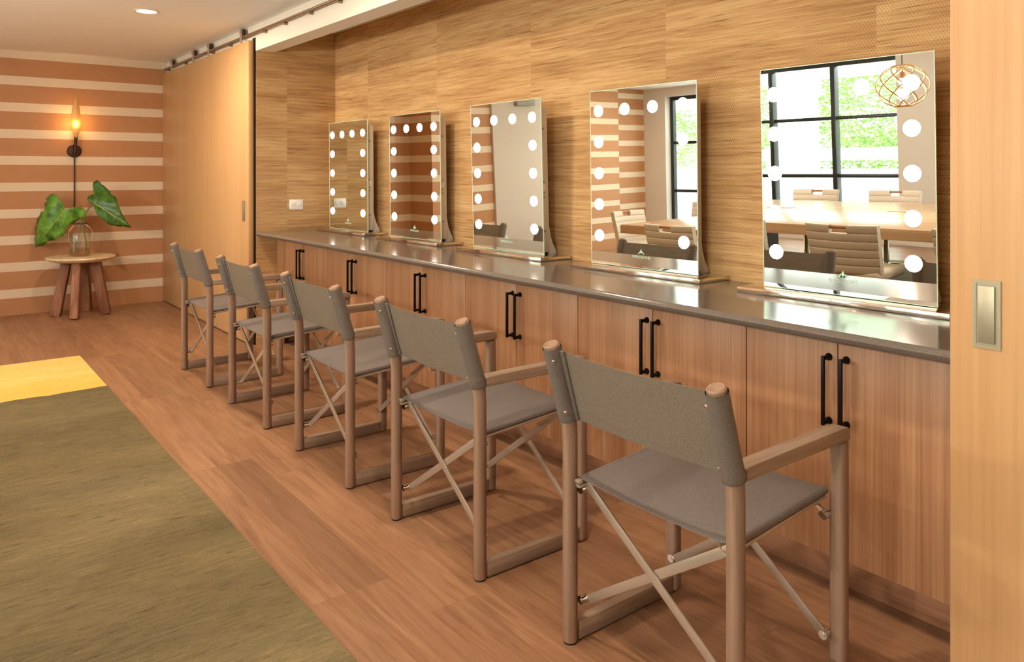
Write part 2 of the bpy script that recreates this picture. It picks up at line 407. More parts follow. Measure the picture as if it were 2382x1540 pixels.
sbox('wall_niche_left', (XN - .02, YF, 0), (XN, YB, ZC), M_grass)
sbox('wall_back_left', (XL, YF, 0), (XN - .02, YB + .12, ZC), M_white)
sbox('wall_niche_right', (XR, YF + .02, 0), (XR + .02, YB + .12, ZC), M_grass)
sbox('wall_back_right', (XR + .02, YF, 0), (2.6, YB + .12, ZC), M_white)
sbox('trim_1', (XL, YF - .002, 2.392), (XR + .02, YF + .15, ZC), M_white)                     # beam over the niche
sbox('wall_right', (2.48, YW, 0), (2.6, YF, ZC), M_grey)
# window wall
WX = [(-8.2, -4.31), (-3.0, 1.6)]; WZ = (.12, 2.46)
b = nb()
xs = [-9.0, -8.2, -4.31, -3.0, 1.6, 2.48]
for i in (0, 2, 4): box(b, (xs[i], YW - .25, 0), (xs[i + 1], YW, ZC))
for a, c in WX:
    box(b, (a, YW - .25, 0), (c, YW, WZ[0])); box(b, (a, YW - .25, WZ[1]), (c, YW, ZC))
struct('wall_front', b, M_grey)
def window(n, x0, x1, cols, zs):
    r = D.objects.new('window_%d' % n, None); link(r); r.location = (x0, YW, 0); r['kind'] = 'structure'
    L = x1 - x0; y0, y1 = -.22, -.14
    b = nb()
    box(b, (0, y0, WZ[0]), (L, y1, WZ[0] + .06)); box(b, (0, y0, WZ[1] - .06), (L, y1, WZ[1]))
    box(b, (0, y0, WZ[0] + .06), (.06, y1, WZ[1] - .06)); box(b, (L - .02, y0, WZ[0] + .06), (L, y1, WZ[1] - .06))
    obj('window_frame', b, M_wframe, r)
    for c in cols:
        b = nb(); box(b, (c - x0 - .032, y0 - .02, WZ[0] + .06), (c - x0 + .032, y1 + .03, WZ[1] - .06), .006); obj('mullion', b, M_wframe, r)
    for z in zs:
        b = nb(); box(b, (.06, y0 + .012, z - .024), (L - .02, y1 - .012, z + .024), .004); obj('glazing_bar', b, M_wframe, r)
    b = nb(); box(b, (.04, -.182, WZ[0] + .04), (L - .02, -.178, WZ[1] - .04)); obj('window_pane', b, M_pane, r)
    return r
window(1, -8.2, -4.31, [-7.06, -6.13, -5.20], [.89, 1.69])
window(2, -3.0, 1.6, [-2.05, -1.1, -.15, .75], [.885, 1.66])  # unseen window, added to let more daylight into the room
# pale door with closer in the left bay (seen in the mirrors)
r = D.objects.new('door_3', None); link(r); r.location = (-8.5, -1.72, 0); r['kind'] = 'structure'
b = nb(); box(b, (0, -.72, .012), (.045, .70, 2.5), .003); obj('door_leaf', b, M_grey, r)
b = nb(); box(b, (.045, -.03, 2.11), (.12, .30, 2.20), .008); obj('door_closer', b, plain('closer_grey', (150, 146, 140), .4), r)

# sliding doors (left pair, and the one beside the camera)
def slide(n, x0, x1, pull):
    r = D.objects.new('door_%d' % n, None); link(r); r.location = (x0, YD, 0); r['kind'] = 'structure'
    b = nb(); box(b, (0, 0, .012), (x1 - x0, .042, 2.478), .002); obj('door_panel', b, M_door, r)
    if pull:
        px, z0, z1 = pull[0] - x0, pull[1], pull[2]; w_ = .0325
        b = nb()
        for lo, hi in (((px - w_, -.003, z0), (px - w_ + .008, .0, z1)), ((px + w_ - .008, -.003, z0), (px + w_, .0, z1)),
                       ((px - w_ + .008, -.003, z0), (px + w_ - .008, .0, z0 + .008)), ((px - w_ + .008, -.003, z1 - .008), (px + w_ - .008, .0, z1))):
            box(b, lo, hi)
        box(b, (px - w_ + .013, -.0065, z0 + .014), (px + w_ - .013, 0, z1 - .014), .002)
        box(b, (px - w_ + .008, -.0008, z0 + .008), (px + w_ - .008, 0, z1 - .008))
        obj('flush_pull', b, M_nickel, r)
    return r
slide(1, -9.02, -6.285, (-6.395, 1.00, 1.17))
slide(2, -.905, .48, (-.8165, .955, 1.128))

# rail with hangers
rail = thing('sliding_door_rail', 'long satin steel sliding door rail fixed across the white beam', 'rail', (XL + .02, 2.17, 2.527))
b = nb(); tube(b, [(0, 0, 0), (10.2, 0, 0)], .0125, 14); obj('rail_tube', b, M_bronze, rail)
for x in [-8.9, -8.25, -7.35, -6.85, -6.02, -5.60, -5.13, -4.67, -4.2, -3.4, -2.6, -1.8, -1.0, -.2, .6]:
    b = nb(); tube(b, [(x - XL, .005, -.004), (x - XL, .03, -.004)], .006, 10); tube(b, [(x - XL, -.002, -.018), (x - XL, .03, -.018)], .011, 12)
    obj('rail_standoff', b, M_bronze, rail)
def hanger(x, label):
    h = thing('rail_hanger', label, 'hanger', (x, 2.17, 2.545), 0, 'roller hangers on the door rail')
    b = nb(); R = Matrix.Rotation(PI / 2, 4, 'X')
    lathe(b, [(0, -.009), (.030, -.009), (.030, -.006), (.024, -.002), (.024, .002), (.030, .006), (.030, .009), (0, .009)], 24, (0, 0, .022), 0, R)
    obj('wheel', b, plain('dark_wheel', (84, 76, 68), .35, .6) if 'dark_wheel' not in D.materials else D.materials['dark_wheel'], h)
    b = nb(); box(b, (-.016, -.028, -.062), (.016, -.020, .05), .003); lathe(b, [(0, 0), (.014, 0), (.014, .008), (0, .008)], 16, (0, -.026, .022), 0, R)
    box(b, (-.016, -.028, -.066), (.016, .02, -.060), .002)
    obj('hanger_strap', b, M_steel, h)
    return h
for x, l in ((-8.66, 'roller hanger at the far end of the rail, beside the striped wall'),
             (-7.86, 'roller hanger second from the striped wall, on the left half of the wide door'),
             (-7.36, 'roller hanger third from the striped wall, just right of the wide door’s middle'),
             (-6.46, 'roller hanger nearest the niche, above the flush pull of the wide door')):
    hanger(x, l)

# ------------------------------------------------------------------ counter and cabinets
b = nb()
prism(b, [(YF + .012, .885), (YF + .004, .893), (YF, .903), (YF + .004, .913), (YF + .012, .92), (YB, .92), (YB, .882), (YF + .02, .882)], 'x', XN + .002, XR - .002)
tagp(obj('countertop', b, M_counter), 'long grey quartz countertop under the five lighted mirrors', 'countertop')
YC = 2.363
def handle(parent, x):
    b = nb(); R = Matrix.Rotation(PI / 2, 4, 'X')
    for z in (.592, .800):
        lathe(b, [(0, 0), (.0125, 0), (.0125, .004), (.007, .012), (.0065, .03), (0, .03)], 16, (x, 0, z), 0, R)
    bar(b, (x, -.036, .584), (x, -.036, .808), .010, .012, (0, 1, 0), .0015)
    for z in (.592, .800): box(b, (x - .005, -.036, z - .005), (x + .005, -.028, z + .005))
    return obj('handle', b, M_black, parent)
cabs = [(-6.14, -5.2525, 'oak base cabinet at the far left end, below the mirror nearest the corner'),
        (-5.2525, -4.363, 'oak base cabinet second from the far left end of the run'),
        (-4.363, -3.4715, 'oak base cabinet below the gap between second and third mirrors'),
        (-3.4715, -2.5755, 'oak base cabinet below the gap between third and fourth mirrors'),
        (-2.5755, -1.6845, 'oak base cabinet partly hidden behind the back of the nearest chair'),
        (-1.6845, -.990, 'narrower oak base cabinet at the right end below the largest mirror')]
for x0, x1, lab in cabs:
    r = thing('base_cabinet', lab, 'cabinet', (x0, YC, 0), 0, 'oak base cabinets under the counter')
    w_ = x1 - x0
    b = nb(); box(b, (.002, .022, .15), (w_ - .002, YB - YC - .002, .881)); obj('body', b, plain('cabinet_carcass', (70, 40, 26), .7) if x0 < -6 else D.materials['cabinet_carcass'], r)
    for k in (0, 1):
        a = .002 if k == 0 else w_ / 2 + .002; c = w_ / 2 - .002 if k == 0 else w_ - .002
        b = nb(); box(b, (a, 0, .152), (c, .02, .879), .0012); d = obj('door', b, M_cab, r)
        handle(d, w_ / 2 + (-.030 if k == 0 else .030))
    b = nb(); box(b, (0, .133, 0), (w_, .15, .149)); obj('toe_kick', b, M_cabh, r)
b = nb(); box(b, (XN + .002, YC + .006, 0), (-6.143, YC + .03, .881)); struct('trim_2', b, M_cab)
b = nb(); box(b, (-.988, YC + .004, 0), (XR - .002, YC + .03, .881)); struct('trim_3', b, M_cab)

# outlet
o_ = thing('wall_outlet', 'white duplex outlet on the woven side wall above the counter', 'outlet', (XN, 2.537, 1.135))
b = nb(); box(b, (0, -.060, -.041), (.006, .060, .041), .003); obj('cover_plate', b, M_plate, o_)
for s in (-1, 1):
    b = nb(); box(b, (.006, s * .028 - .017, -.016), (.009, s * .028 + .017, .016), .003); box(b, (.009, s * .028 - .007, -.006), (.0095, s * .028 - .004, .006)); box(b, (.009, s * .028 + .004, -.006), (.0095, s * .028 + .007, .006)); obj('socket', b, M_plate, o_)

# ------------------------------------------------------------------ lighted mirrors
GW, GH, ZB = .662, .868, .024
def text_mesh(txt, size):
    c = D.curves.new('t', 'FONT'); c.body = txt; c.size = size; c.align_x = 'CENTER'; c.extrude = .0002
    o = D.objects.new('t', c); link(o); dg = bpy.context.evaluated_depsgraph_get(); dg.update()
    me = D.meshes.new_from_object(o.evaluated_get(dg)); D.objects.remove(o); return me
def make_mirror():
    r = thing('vanity_mirror', 'x', 'mirror', (0, 0, 0), 0, 'bulb-lit vanity mirrors on the counter')
    b = nb(); box(b, (-.40, -.085, 0), (.40, .140, .022), .0025); obj('base_plate', b, M_chrome, r)
    # tilted head: built upright, origin at glass bottom centre
    hd = []
    b = nb(); box(b, (-GW / 2, 0, 0), (GW / 2, .005, GH)); 
    for f in b.faces:
        f.normal_update(); f.material_index = 0 if f.normal.y < -.9 else 1
    g = obj('mirror_glass', b, [M_mirror, M_edge], r, smooth=False); hd.append(g)
    b = nb(); w_ = .0024
    for lo, hi in (((-GW / 2, -.0008, 0), (-GW / 2 + w_, 0, GH)), ((GW / 2 - w_, -.0008, 0), (GW / 2, 0, GH)), ((-GW / 2 + w_, -.0008, GH - w_), (GW / 2 - w_, 0, GH)), ((-GW / 2 + w_, -.0008, 0), (GW / 2 - w_, 0, w_))): box(b, lo, hi)
    hd.append(obj('polished_edge', b, M_edge, r, smooth=False))
    # backing stands 5 mm behind the glass edge
    b = nb(); box(b, (-GW / 2 + .03, .0055, .012), (GW / 2 - .03, .068, GH - .045), .003); h = obj('housing', b, M_house, r); hd.append(h)
    for nm, z, rd in (('screw', .13, .006), ('screw', .70, .006), ('button', .32, .004), ('button', .345, .004), ('button', .405, .004)):
        b = nb(); tube(b, [(GW / 2 - .031, .036, z), (GW / 2 - .0285, .036, z)], rd, 12); hd.append(obj(nm, b, M_slot, r))
    b = nb(); box(b, (GW / 2 - .031, .028, .355), (GW / 2 - .0275, .046, .392), .001); hd.append(obj('side_socket', b, M_plate, r))
    zs = [.102 + .156 * k for k in range(5)]
    xs_ = [-GW / 2 + .058, -GW / 2 + .058 + (GW - .136) / 3, -GW / 2 + .058 + 2 * (GW - .136) / 3, GW / 2 - .078]
    bm = nb(); Rm = Matrix.Rotation(PI / 2, 4, 'X')
    lathe(bm, [(.0295, 0), (.0285, .004), (.024, .008), (.015, .0105), (0, .0115)], 24, (0, 0, 0), 0, Rm)
    bp = [(xs_[0], GH - z) for z in zs] + [(xs_[3], GH - z) for z in zs] + [(xs_[1], GH - zs[0]), (xs_[2], GH - zs[0])]
    first = obj('light_bulb', bm, M_bulb, r, loc=(bp[0][0], 0, bp[0][1])); hd.append(first)
    for x, z in bp[1:]:
        c = first.copy(); link(c); c.parent = r; c.location = (x, 0, z); hd.append(c)
    me = text_mesh('IMPRESSIONS', .019); me.transform(Matrix.Rotation(PI / 2, 4, 'X')); me.transform(Matrix.Translation((0, -.0004, .048)))
    bm = nb(); bm.from_mesh(me); D.meshes.remove(me)
    for tri in ([(-.02, .068), (-.009, .082), (0, .068)], [(-.011, .068), (0, .094), (.011, .068)], [(0, .068), (.009, .082), (.02, .068)]):
        prism(bm, tri, 'y', -.0006, -.0001)
    hd.append(obj('etched_logo', bm, M_etch, r, smooth=False))
    # flared foot bracket behind the housing
    b = nb()
    pf = [(.066, .004), (.066, .20), (.072, .16), (.082, .11), (.100, .062), (.122, .026), (.128, .004)]
    for s in (-1, 1): prism(b, [(y, z + .018) for y, z in pf], 'x', s * (GW / 2 - .05) - .012, s * (GW / 2 - .05) + .012, .002)
    box(b, (-GW / 2 + .06, .066, .019), (GW / 2 - .06, .085, .06), .002)
    obj('foot_bracket', b, M_house, r)
    return r, hd
def tilt_head(hd, th):
    base = Matrix.Translation((0, 0, ZB)) @ Matrix.Rotation(th, 4, 'X')
    for o in hd:
        p0 = Vector(o.location); o.location = base @ p0; o.rotation_euler = (th, 0, 0)
mir = [(-5.702, 2.747, .018, .006, 'lighted mirror in the far corner, the smallest looking, reflecting woven wallpaper'),
       (-4.666, 2.750, .020, .012, 'lighted mirror second from the far corner, reflecting brown and white stripes'),
       (-3.594, 2.738, .016, .028, 'middle lighted mirror, reflecting a pale grey door'),
       (-2.541, 2.740, .030, .014, 'lighted mirror reflecting the striped walls and the end of the table'),
       (-1.522, 2.728, .036, .031, 'largest looking lighted mirror at right, reflecting garden window and globe pendant')]
for i, (x, y, yaw, th, lab) in enumerate(mir):
    r, hd = make_mirror() if i == 0 else (None, None)
    if i == 0: M0, H0 = r, hd
    # rotation.x negative leans the top towards -Y
for i, (x, y, yaw, th, lab) in enumerate(mir):
    if i == 0: r = M0; hd = H0
    else:
        r = M0.copy(); link(r); hd = []
        for ch in UNT:
            c = ch[0].copy(); link(c); c.parent = r; c.location = ch[1]; c.rotation_euler = (0, 0, 0)
            if ch[2]: hd.append(c)
    if i == 0:
        UNT = [(ch, Vector(ch.location), ch in H0) for ch in M0.children]
    r.location = (x, y, .92); r.rotation_euler = (0, 0, yaw); r['label'] = lab
    tilt_head(hd, th)

# ------------------------------------------------------------------ director chairs
def make_chair():
    r = thing('director_chair', 'x', 'chair', (0, 0, 0), 0, 'grey director chairs along the counter')
    HX = .293; YR, YFm = 0.0, .468
    ZA = .70
    for s in (-1, 1):
        # rear post, leaning above the arm
        b = nb(); tube(b, [(0, 0, .0), (0, 0, .004), (0, 0, .60), (0, -.004, .655), (0, -.075, .891), (0, -.0765, .8955)], [.0205, .0225, .0225, .0235, .0245, .021], 20)
        obj('rear_leg', b, [M_teak], r, loc=(s * HX, YR, .006))
        b = nb(); tube(b, [(0, 0, 0), (0, 0, .0065)], .019, 16); obj('foot_pad', b, M_blackrub, r, loc=(s * HX, YR, 0))
        b = nb(); box(b, (-.0215, -.019, .0), (.0215, .019, ZA - .041), .010, 3); obj('front_leg', b, M_teak, r, loc=(s * HX, YFm, .006))
        # arm rest: slightly rounded front
        b = nb(); prism(b, [(.012, ZA - .035), (.012, ZA - .006), (.02, ZA), (YFm - .02, ZA + .004), (YFm + .012, ZA), (YFm + .020, ZA - .012), (YFm + .020, ZA - .029), (YFm + .018, ZA - .035)], 'x', -.0235, .0235, .004)
        obj('armrest', b, M_teaky, r, loc=(s * HX, YR, 0))
        b = nb(); box(b, (-.017, .02, .006), (.017, YFm - .018, .060), .005); obj('sled_rail', b, M_teaky, r, loc=(s * HX, YR, 0))
    # back sling: sleeves and panel
    z0, z1 = .668, .890
    def yp(z): return -.004 - (z - .661) * (.071 / .238)
    for s in (-1, 1):
        b = nb(); pts = [(0, yp(z0), z0), (0, yp((z0 + z1) / 2), (z0 + z1) / 2), (0, yp(z1), z1)]
        tube(b, pts, [.0290, .0285, .0285], 22, cap=False); tube(b, pts, [.0255, .0255, .0255], 22, cap=False)
        tube(b, [(0, yp(z0 + .003), z0 + .003), (0, yp(z0) , z0)], [.0298, .0285], 22, cap=False)
        t_ = obj('back_sleeve', b, M_hem, r, loc=(s * HX, 0, 0))
        for z in (z0 + .028, z1 - .038):
            b = nb(); tube(b, [(-s * .018, yp(z) - .018, z), (-s * .0225, yp(z) - .0245, z), (-s * .0235, yp(z) - .0262, z)], [.0062, .0056, .003], 12)
            obj('snap_stud', b, M_chrome, t_)
    b = nb(); n = 16; rows = 6; th = .0022; vs = []
    for side in (0, 1):
        g = []
        for j in range(rows + 1):
            z = z0 + .004 + (z1 - z0 - .012) * j / rows; row = []
            for i in range(n + 1):
                u = i / n * 2 - 1; x = u * (HX - .024)
                sag = .017 * (1 - u * u); droop = -.004 * (1 - u * u) * (j / rows)
                row.append(b.verts.new((x, yp(z) + .012 - sag + side * th + .0015 * math.sin(9 * u + 3 * j / rows), z + droop)))
            g.append(row)
        vs.append(g)
    for side, g in enumerate(vs):
        for j in range(rows):
            for i in range(n):
                q = (g[j][i], g[j][i + 1], g[j + 1][i + 1], g[j + 1][i]); b.faces.new(q if side == 0 else q[::-1])
    A, B = vs
    for i in range(n):
        b.faces.new((A[0][i + 1], A[0][i], B[0][i], B[0][i + 1])); b.faces.new((A[rows][i], A[rows][i + 1], B[rows][i + 1], B[rows][i]))
    obj('back_sling', b, M_fab, r)
    for s in (-1, 1):
        b = nb(); pts = [(s * (HX - .030), yp(z) + .006, z) for z in (z0 + .002, z1 - .006)]
        bar(b, pts[0], pts[1], .024, .008, (0, 1, 0), .003)
        obj('sling_seam', b, M_hem, r)
    # seat
    zs_, sx_ = .489, .262; ya, yb = .012, .447; SL = .074           # the seat rises slightly to the front
    b = nb(); n = 18; m = 8; gr = []
    for side in (0, 1):
        g = []
        for j in range(m + 1):
            y = ya + (yb - ya) * j / m; row = []
            for i in range(n + 1):
                u = i / n * 2 - 1
                row.append(b.verts.new((u * sx_, y, zs_ + .010 - .009 * (1 - u ** 4) - side * .0025 + SL * (y - ya))))
            g.append(row)
        gr.append(g)
    for side, g in enumerate(gr):
        for j in range(m):
            for i in range(n):
                q = (g[j][i], g[j][i + 1], g[j + 1][i + 1], g[j + 1][i]); b.faces.new(q if side == 0 else q[::-1])
    A, B = gr
    for i in range(n):
        b.faces.new((A[0][i + 1], A[0][i], B[0][i], B[0][i + 1])); b.faces.new((A[m][i], A[m][i + 1], B[m][i + 1], B[m][i]))
    for s in (-1, 1):
        tube(b, [(s * sx_, ya, zs_), (s * sx_, yb, zs_ + SL * (yb - ya))], .0115, 14, cap=False)
    obj('seat_sling', b, M_seat, r)
    for s in (-1, 1):
        b = nb(); box(b, (-.010, ya - .014, -.006), (.010, yb + .006, .006), .003); box(b, (-.010, ya - .012, -.018), (.010, yb - .01, -.0085), .002)
        obj('seat_rail', b, M_steel, r, loc=(s * sx_, 0, zs_ - .002), rot=(math.atan(SL), 0, 0))
    # scissor bars front and back
    for y, dy in ((.034, .008), (.440, -.008)):
        for s in (-1, 1):
            b = nb(); yy = y + (dy if s > 0 else 0)
            a = (s * (sx_ - .004), yy, zs_ - .014 + SL * y); c = (-s * (HX - .034), yy, .128)
            bar(b, a, c, .026, .006, (0, 1, 0), .0015)
            bar(b, (a[0] - s * .02, yy + dy * .9, a[2] - .018), (a[0] - s * .17, yy + dy * .9, a[2] - .112), .012, .004, (0, 1, 0), .001)
            obj('scissor_bar', b, M_steel, r)
            b = nb(); tube(b, [(-s * (HX - .024), y - .016, .128), (-s * (HX - .024), y + .008, .128)], .0125, 14)
            tube(b, [(-s * (HX - .034), y, .128), (-s * (HX - .018), y, .128)], .007, 10)
            tube(b, [(-s * (HX - .024), y - .0185, .128), (-s * (HX - .024), y - .016, .128)], .007, 12)
            obj('pivot_bracket', b, M_chrome, r)
            # upper link from post to scissor bar
            b = nb(); bar(b, (-s * (HX - .030), yy - dy, .457), (-s * (sx_ - .035), yy - dy, .482), .016, .005, (0, 1, 0), .001)
            tube(b, [(-s * (HX - .024), y - .016, .457), (-s * (HX - .024), y + .008, .457)], .0125, 14)
            tube(b, [(-s * (HX - .036), y, .457), (-s * (HX - .018), y, .457)], .006, 10)
            obj('upper_link', b, M_chrome, r)
    return r
ch0 = make_chair()
chairs = [(-5.504, 1.528, .006, 'grey director chair at the far end, in front of the sliding door'),
          (-4.468, 1.530, .0, 'second director chair from the far end, overlapping the farthest one'),
          (-3.458, 1.537, -.008, 'middle director chair of the row, third from the camera'),
          (-2.470, 1.543, -.004, 'second nearest director chair, with its right arm behind the nearest sling'),
          (-1.430, 1.552, .006, 'nearest director chair at lower right, the largest looking one')]
for i, (x, y, rz, lab) in enumerate(chairs):
    if i == 0: ch0.location = (x, y, 0); ch0.rotation_euler = (0, 0, rz); ch0['label'] = lab
    else: dup(ch0, (x, y, 0), rz, lab)

# ------------------------------------------------------------------ rug
b = nb(); box(b, (-6.678, -3.6, 0), (1.2, 1.0, .010), .004)
tagp(obj('area_rug', b, M_rug, rot=(0, 0, 0.0)), 'olive flatweave rug with a yellow end band on the plank floor', 'rug')

# ------------------------------------------------------------------ stool, jar, leaves
SX, SY, ST = -8.62, 1.30, .582
st = thing('side_table', 'round pale topped side table on four chunky splayed wooden legs by striped wall', 'side table', (SX, SY, 0))
b = nb(); lathe(b, [(0, ST - .050), (.225, ST - .050), (.262, ST - .040), (.298, ST - .022), (.306, ST - .012), (.302, ST - .002), (.292, ST), (0, ST)], 48); obj('table_top', b, M_stool, st)
for ang, rr in ((-22, .235), (68, .225), (158, .235), (248, .225)):
    a = math.radians(ang + 0); t = Vector((math.cos(a), math.sin(a), 0)); n_ = Vector((-t.y, t.x, 0))
    b = nb(); bar(b, t * .125 + Vector((0, 0, ST - .048)), t * rr + Vector((0, 0, 0.0)), .092, .080, n_, .014)
    for v in b.verts:
        k = 1 + .10 * math.sin(v.co.z * 17 + ang); c_ = t * (.125 + (rr - .125) * (1 - v.co.z / ST)); v.co.x = c_.x + (v.co.x - c_.x) * k; v.co.y = c_.y + (v.co.y - c_.y) * k
        if v.co.z < .03: v.co.z = max(v.co.z, 0.0)
    obj('leg', b, M_leg, st)
JX, JY = SX - .005, SY - .01
jar = thing('glass_jar', 'clear glass bottle jar with wire handle on the side table, holding two leaf stems', 'jar', (JX, JY, ST))
b = nb(); lathe(b, [(.0, .003), (.088, .003), (.094, .012), (.095, .19), (.090, .225), (.072, .262), (.050, .290), (.045, .320), (.049, .345), (.047, .345), (.043, .320), (.048, .291), (.070, .261), (.087, .224), (.092, .19), (.091, .014), (.0, .007)], 40)
obj('jar_body', b, M_glass, jar)
b = nb(); lathe(b, [(0, .008), (.0905, .014), (.0905, .078), (0, .078)], 36); obj('water', b, M_water, jar)
b = nb(); tube(b, [(.0515 * math.cos(2 * PI * k / 24), .0515 * math.sin(2 * PI * k / 24), .318) for k in range(24)], .004, 8, closed=True)
for s in (-1, 1): tube(b, [(0, s * .05, .318), (0, s * .072, .322), (0, s * .075, .31)], .005, 8)
obj('neck_wire', b, M_iron, jar)
b = nb(); tube(b, [(.02 + .10 * math.sin(a * .5) * .6, .108 * math.sin(a) * (1 if abs(a) < 9 else 1), .318 - .118 * (1 - math.cos(a))) for a in [PI * 2 * k / 40 for k in range(41)]], .0035, 8)
obj('wire_handle', b, M_bronze, jar)

# leaves: outlines in their own plane, placed in front of the striped wall
Fd = Vector((math.cos(math.radians(AZ)), math.sin(math.radians(AZ)), 0)); Rt = Vector((Fd.y, -Fd.x, 0))
def at(u, v, t): return Vector((0, 0, CAM_H)) + t * (Fd + (u - 1191) / F_PX * Rt - Vector((0, 0, (v - HORIZON) / F_PX)))
def cz(p): return (p[0] / 4.276 + 60, p[1] / 4.276 + 400)
def make_leaf(name, label, outline, att, tip, tdep, bend, mat, stem):
    A = cz(att); r_ = thing(name, label, 'leaf', at(*A, tdep), 0, 'large cut leaves in the jar')
    org = at(*A, tdep); pts = [cz(p) for p in outline]
    T = cz(tip); ax = Vector((T[0] - A[0], T[1] - A[1])); L = ax.length; ax.normalize()
    def P(u, v):
        d = Vector((u - A[0], v - A[1])); al = d.dot(ax) / L; ac = (d.x * -ax.y + d.y * ax.x) / L
        dep = tdep + bend * (.55 * al * al + .9 * abs(ac) - .25 * al) + .012 * math.sin(13 * ac + 5 * al)
        return at(u, v, dep) - org
    # densify outline with a gentle wave
    dens = []
    for i, p in enumerate(pts):
        q = pts[(i + 1) % len(pts)]
        for k in range(3):
            e_ = 1 + (.035 if k == 1 else 0) * (1 if i % 2 else -.4); mx_, my_ = p[0] + (q[0] - p[0]) * k / 3, p[1] + (q[1] - p[1]) * k / 3
            dens.append((A[0] + (mx_ - A[0]) * e_, A[1] + (my_ - A[1]) * e_))
    for _ in range(0): dens = [((dens[i - 1][0] + 2 * p[0] + dens[(i + 1) % len(dens)][0]) / 4, (dens[i - 1][1] + 2 * p[1] + dens[(i + 1) % len(dens)][1]) / 4) for i, p in enumerate(dens)]
    b = nb(); K = 7; rings = []
    c0 = b.verts.new(P(*A))
    for k in range(1, K + 1):
        f_ = k / K; rings.append([b.verts.new(P(A[0] + (p[0] - A[0]) * f_, A[1] + (p[1] - A[1]) * f_)) for p in dens])
    n = len(dens)
    for i in range(n):
        b.faces.new((c0, rings[0][i], rings[0][(i + 1) % n]))
        for k in range(K - 1): b.faces.new((rings[k][i], rings[k + 1][i], rings[k + 1][(i + 1) % n], rings[k][(i + 1) % n]))
    bmesh.ops.recalc_face_normals(b, faces=b.faces)
    bl = obj('leaf_blade', b, mat, r_, ang=80)
    md = bl.modifiers.new('thickness', 'SOLIDIFY'); md.thickness = .0025; md.offset = 0
    b = nb(); fw = Fd * -.004
    def seg(p, q, r0, r1, m_=6):
        tube(b, [P(p[0] + (q[0] - p[0]) * k / m_, p[1] + (q[1] - p[1]) * k / m_) + fw for k in range(m_ + 1)], [r0 + (r1 - r0) * k / m_ for k in range(m_ + 1)], 6)
    Te = (A[0] + (T[0] - A[0]) * .93, A[1] + (T[1] - A[1]) * .93); seg(A, Te, .0035, .0008)
    for i in range(0, len(pts), 3):
        p = pts[i]; s_ = .18 * max(0, (Vector((p[0] - A[0], p[1] - A[1])).dot(ax)) / L) * 2.4
        s_ = min(s_, .75); q0 = (A[0] + (T[0] - A[0]) * s_, A[1] + (T[1] - A[1]) * s_)
        seg(q0, (q0[0] + (p[0] - q0[0]) * .8, q0[1] + (p[1] - q0[1]) * .8), .0011, .0003)
    obj('vein', b, M_vein, r_)
    b = nb(); sp = [at(*cz(p), d) - org for p, d in stem]; tube(b, sp, .0055, 8); obj('stalk', b, M_stem, r_)
    return r_
JT = (Vector((JX, JY, 0))).dot(Fd)
outA = [(390, 378), (340, 310), (330, 250), (290, 220), (240, 225), (205, 262), (215, 288), (188, 312), (195, 340), (182, 390), (150, 400), (135, 440), (110, 470), (105, 530), (90, 570), (95, 640), (88, 700), (95, 735), (130, 742), (175, 735), (220, 690), (280, 680), (330, 650), (370, 635), (400, 570), (430, 520), (490, 500), (540, 465), (585, 445), (600, 400), (575, 365), (530, 345), (490, 350), (455, 380), (420, 384)]
outB = [(682, 312), (665, 318), (640, 300), (610, 270), (625, 240), (670, 222), (708, 226), (718, 262), (716, 288), (718, 240), (690, 180), (665, 140), (670, 100), (700, 85), (735, 95), (760, 130), (800, 155), (830, 185), (850, 225), (890, 245), (910, 290), (915, 330), (945, 380), (965, 430), (1000, 490), (1050, 545), (1000, 550), (960, 535), (920, 545), (870, 530), (820, 520), (780, 480), (730, 450), (700, 410), (686, 365)]
make_leaf('cut_leaf', 'bright green lobed leaf drooping to the left of the glass jar', outA, (393, 375), (100, 735), JT - .10, .22, M_leafA,
          [((393, 378), JT - .098), ((470, 400), JT - .05), ((545, 440), JT), ((560, 480), JT + .0), ((535, 590), JT + .01), ((488, 745), JT + .01), ((484, 800), JT + .01)])
make_leaf('cut_leaf', 'darker green leaf rising and drooping to the right of the glass jar', outB, (690, 315), (1045, 546), JT + .02, .20, M_leafB,
          [((690, 315), JT + .022), ((640, 345), JT + .02), ((600, 400), JT + .01), ((580, 470), JT), ((578, 560), JT - .01), ((598, 700), JT - .01), ((600, 790), JT - .01)])

# ------------------------------------------------------------------ wall sconce
XW = XL
sc = thing('wall_sconce', 'slim bronze wall sconce with feather shaped amber glass on striped wall', 'sconce', (XW, 1.30, 1.622))
b = nb(); Ry = Matrix.Rotation(PI / 2, 4, 'Y')
lathe(b, [(0, 0), (.066, 0), (.066, .010), (.058, .020), (.020, .026), (0, .026)], 32, (0, 0, 0), 0, Ry); tube(b, [(.02, 0, 0), (.075, 0, .004)], .012, 14)
obj('back_plate', b, M_iron, sc)
b = nb(); tube(b, [(.07, 0, -.02), (.075, .0, .03), (.075, .004, .13), (.078, .010, .20)], [.014, .013, .016, .019], 12); obj('arm', b, M_iron, sc)
b = nb(); tube(b, [(.02, 0, -.02), (.02, 0, -.64)], .0065, 10); obj('drop_rod', b, M_iron, sc)
b = nb(); tube(b, [(.078, .010, .20), (.078, .010, .215), (.078, .010, .235)], [.020, .021, .018], 14); obj('lamp_holder', b, M_iron, sc)
b = nb(); lathe(b, [(0, .235), (.012, .238), (.022, .262), (.020, .285), (.008, .305), (0, .31)], 18, (.078, .006, 0)); obj('light_bulb', b, M_sglow, sc)
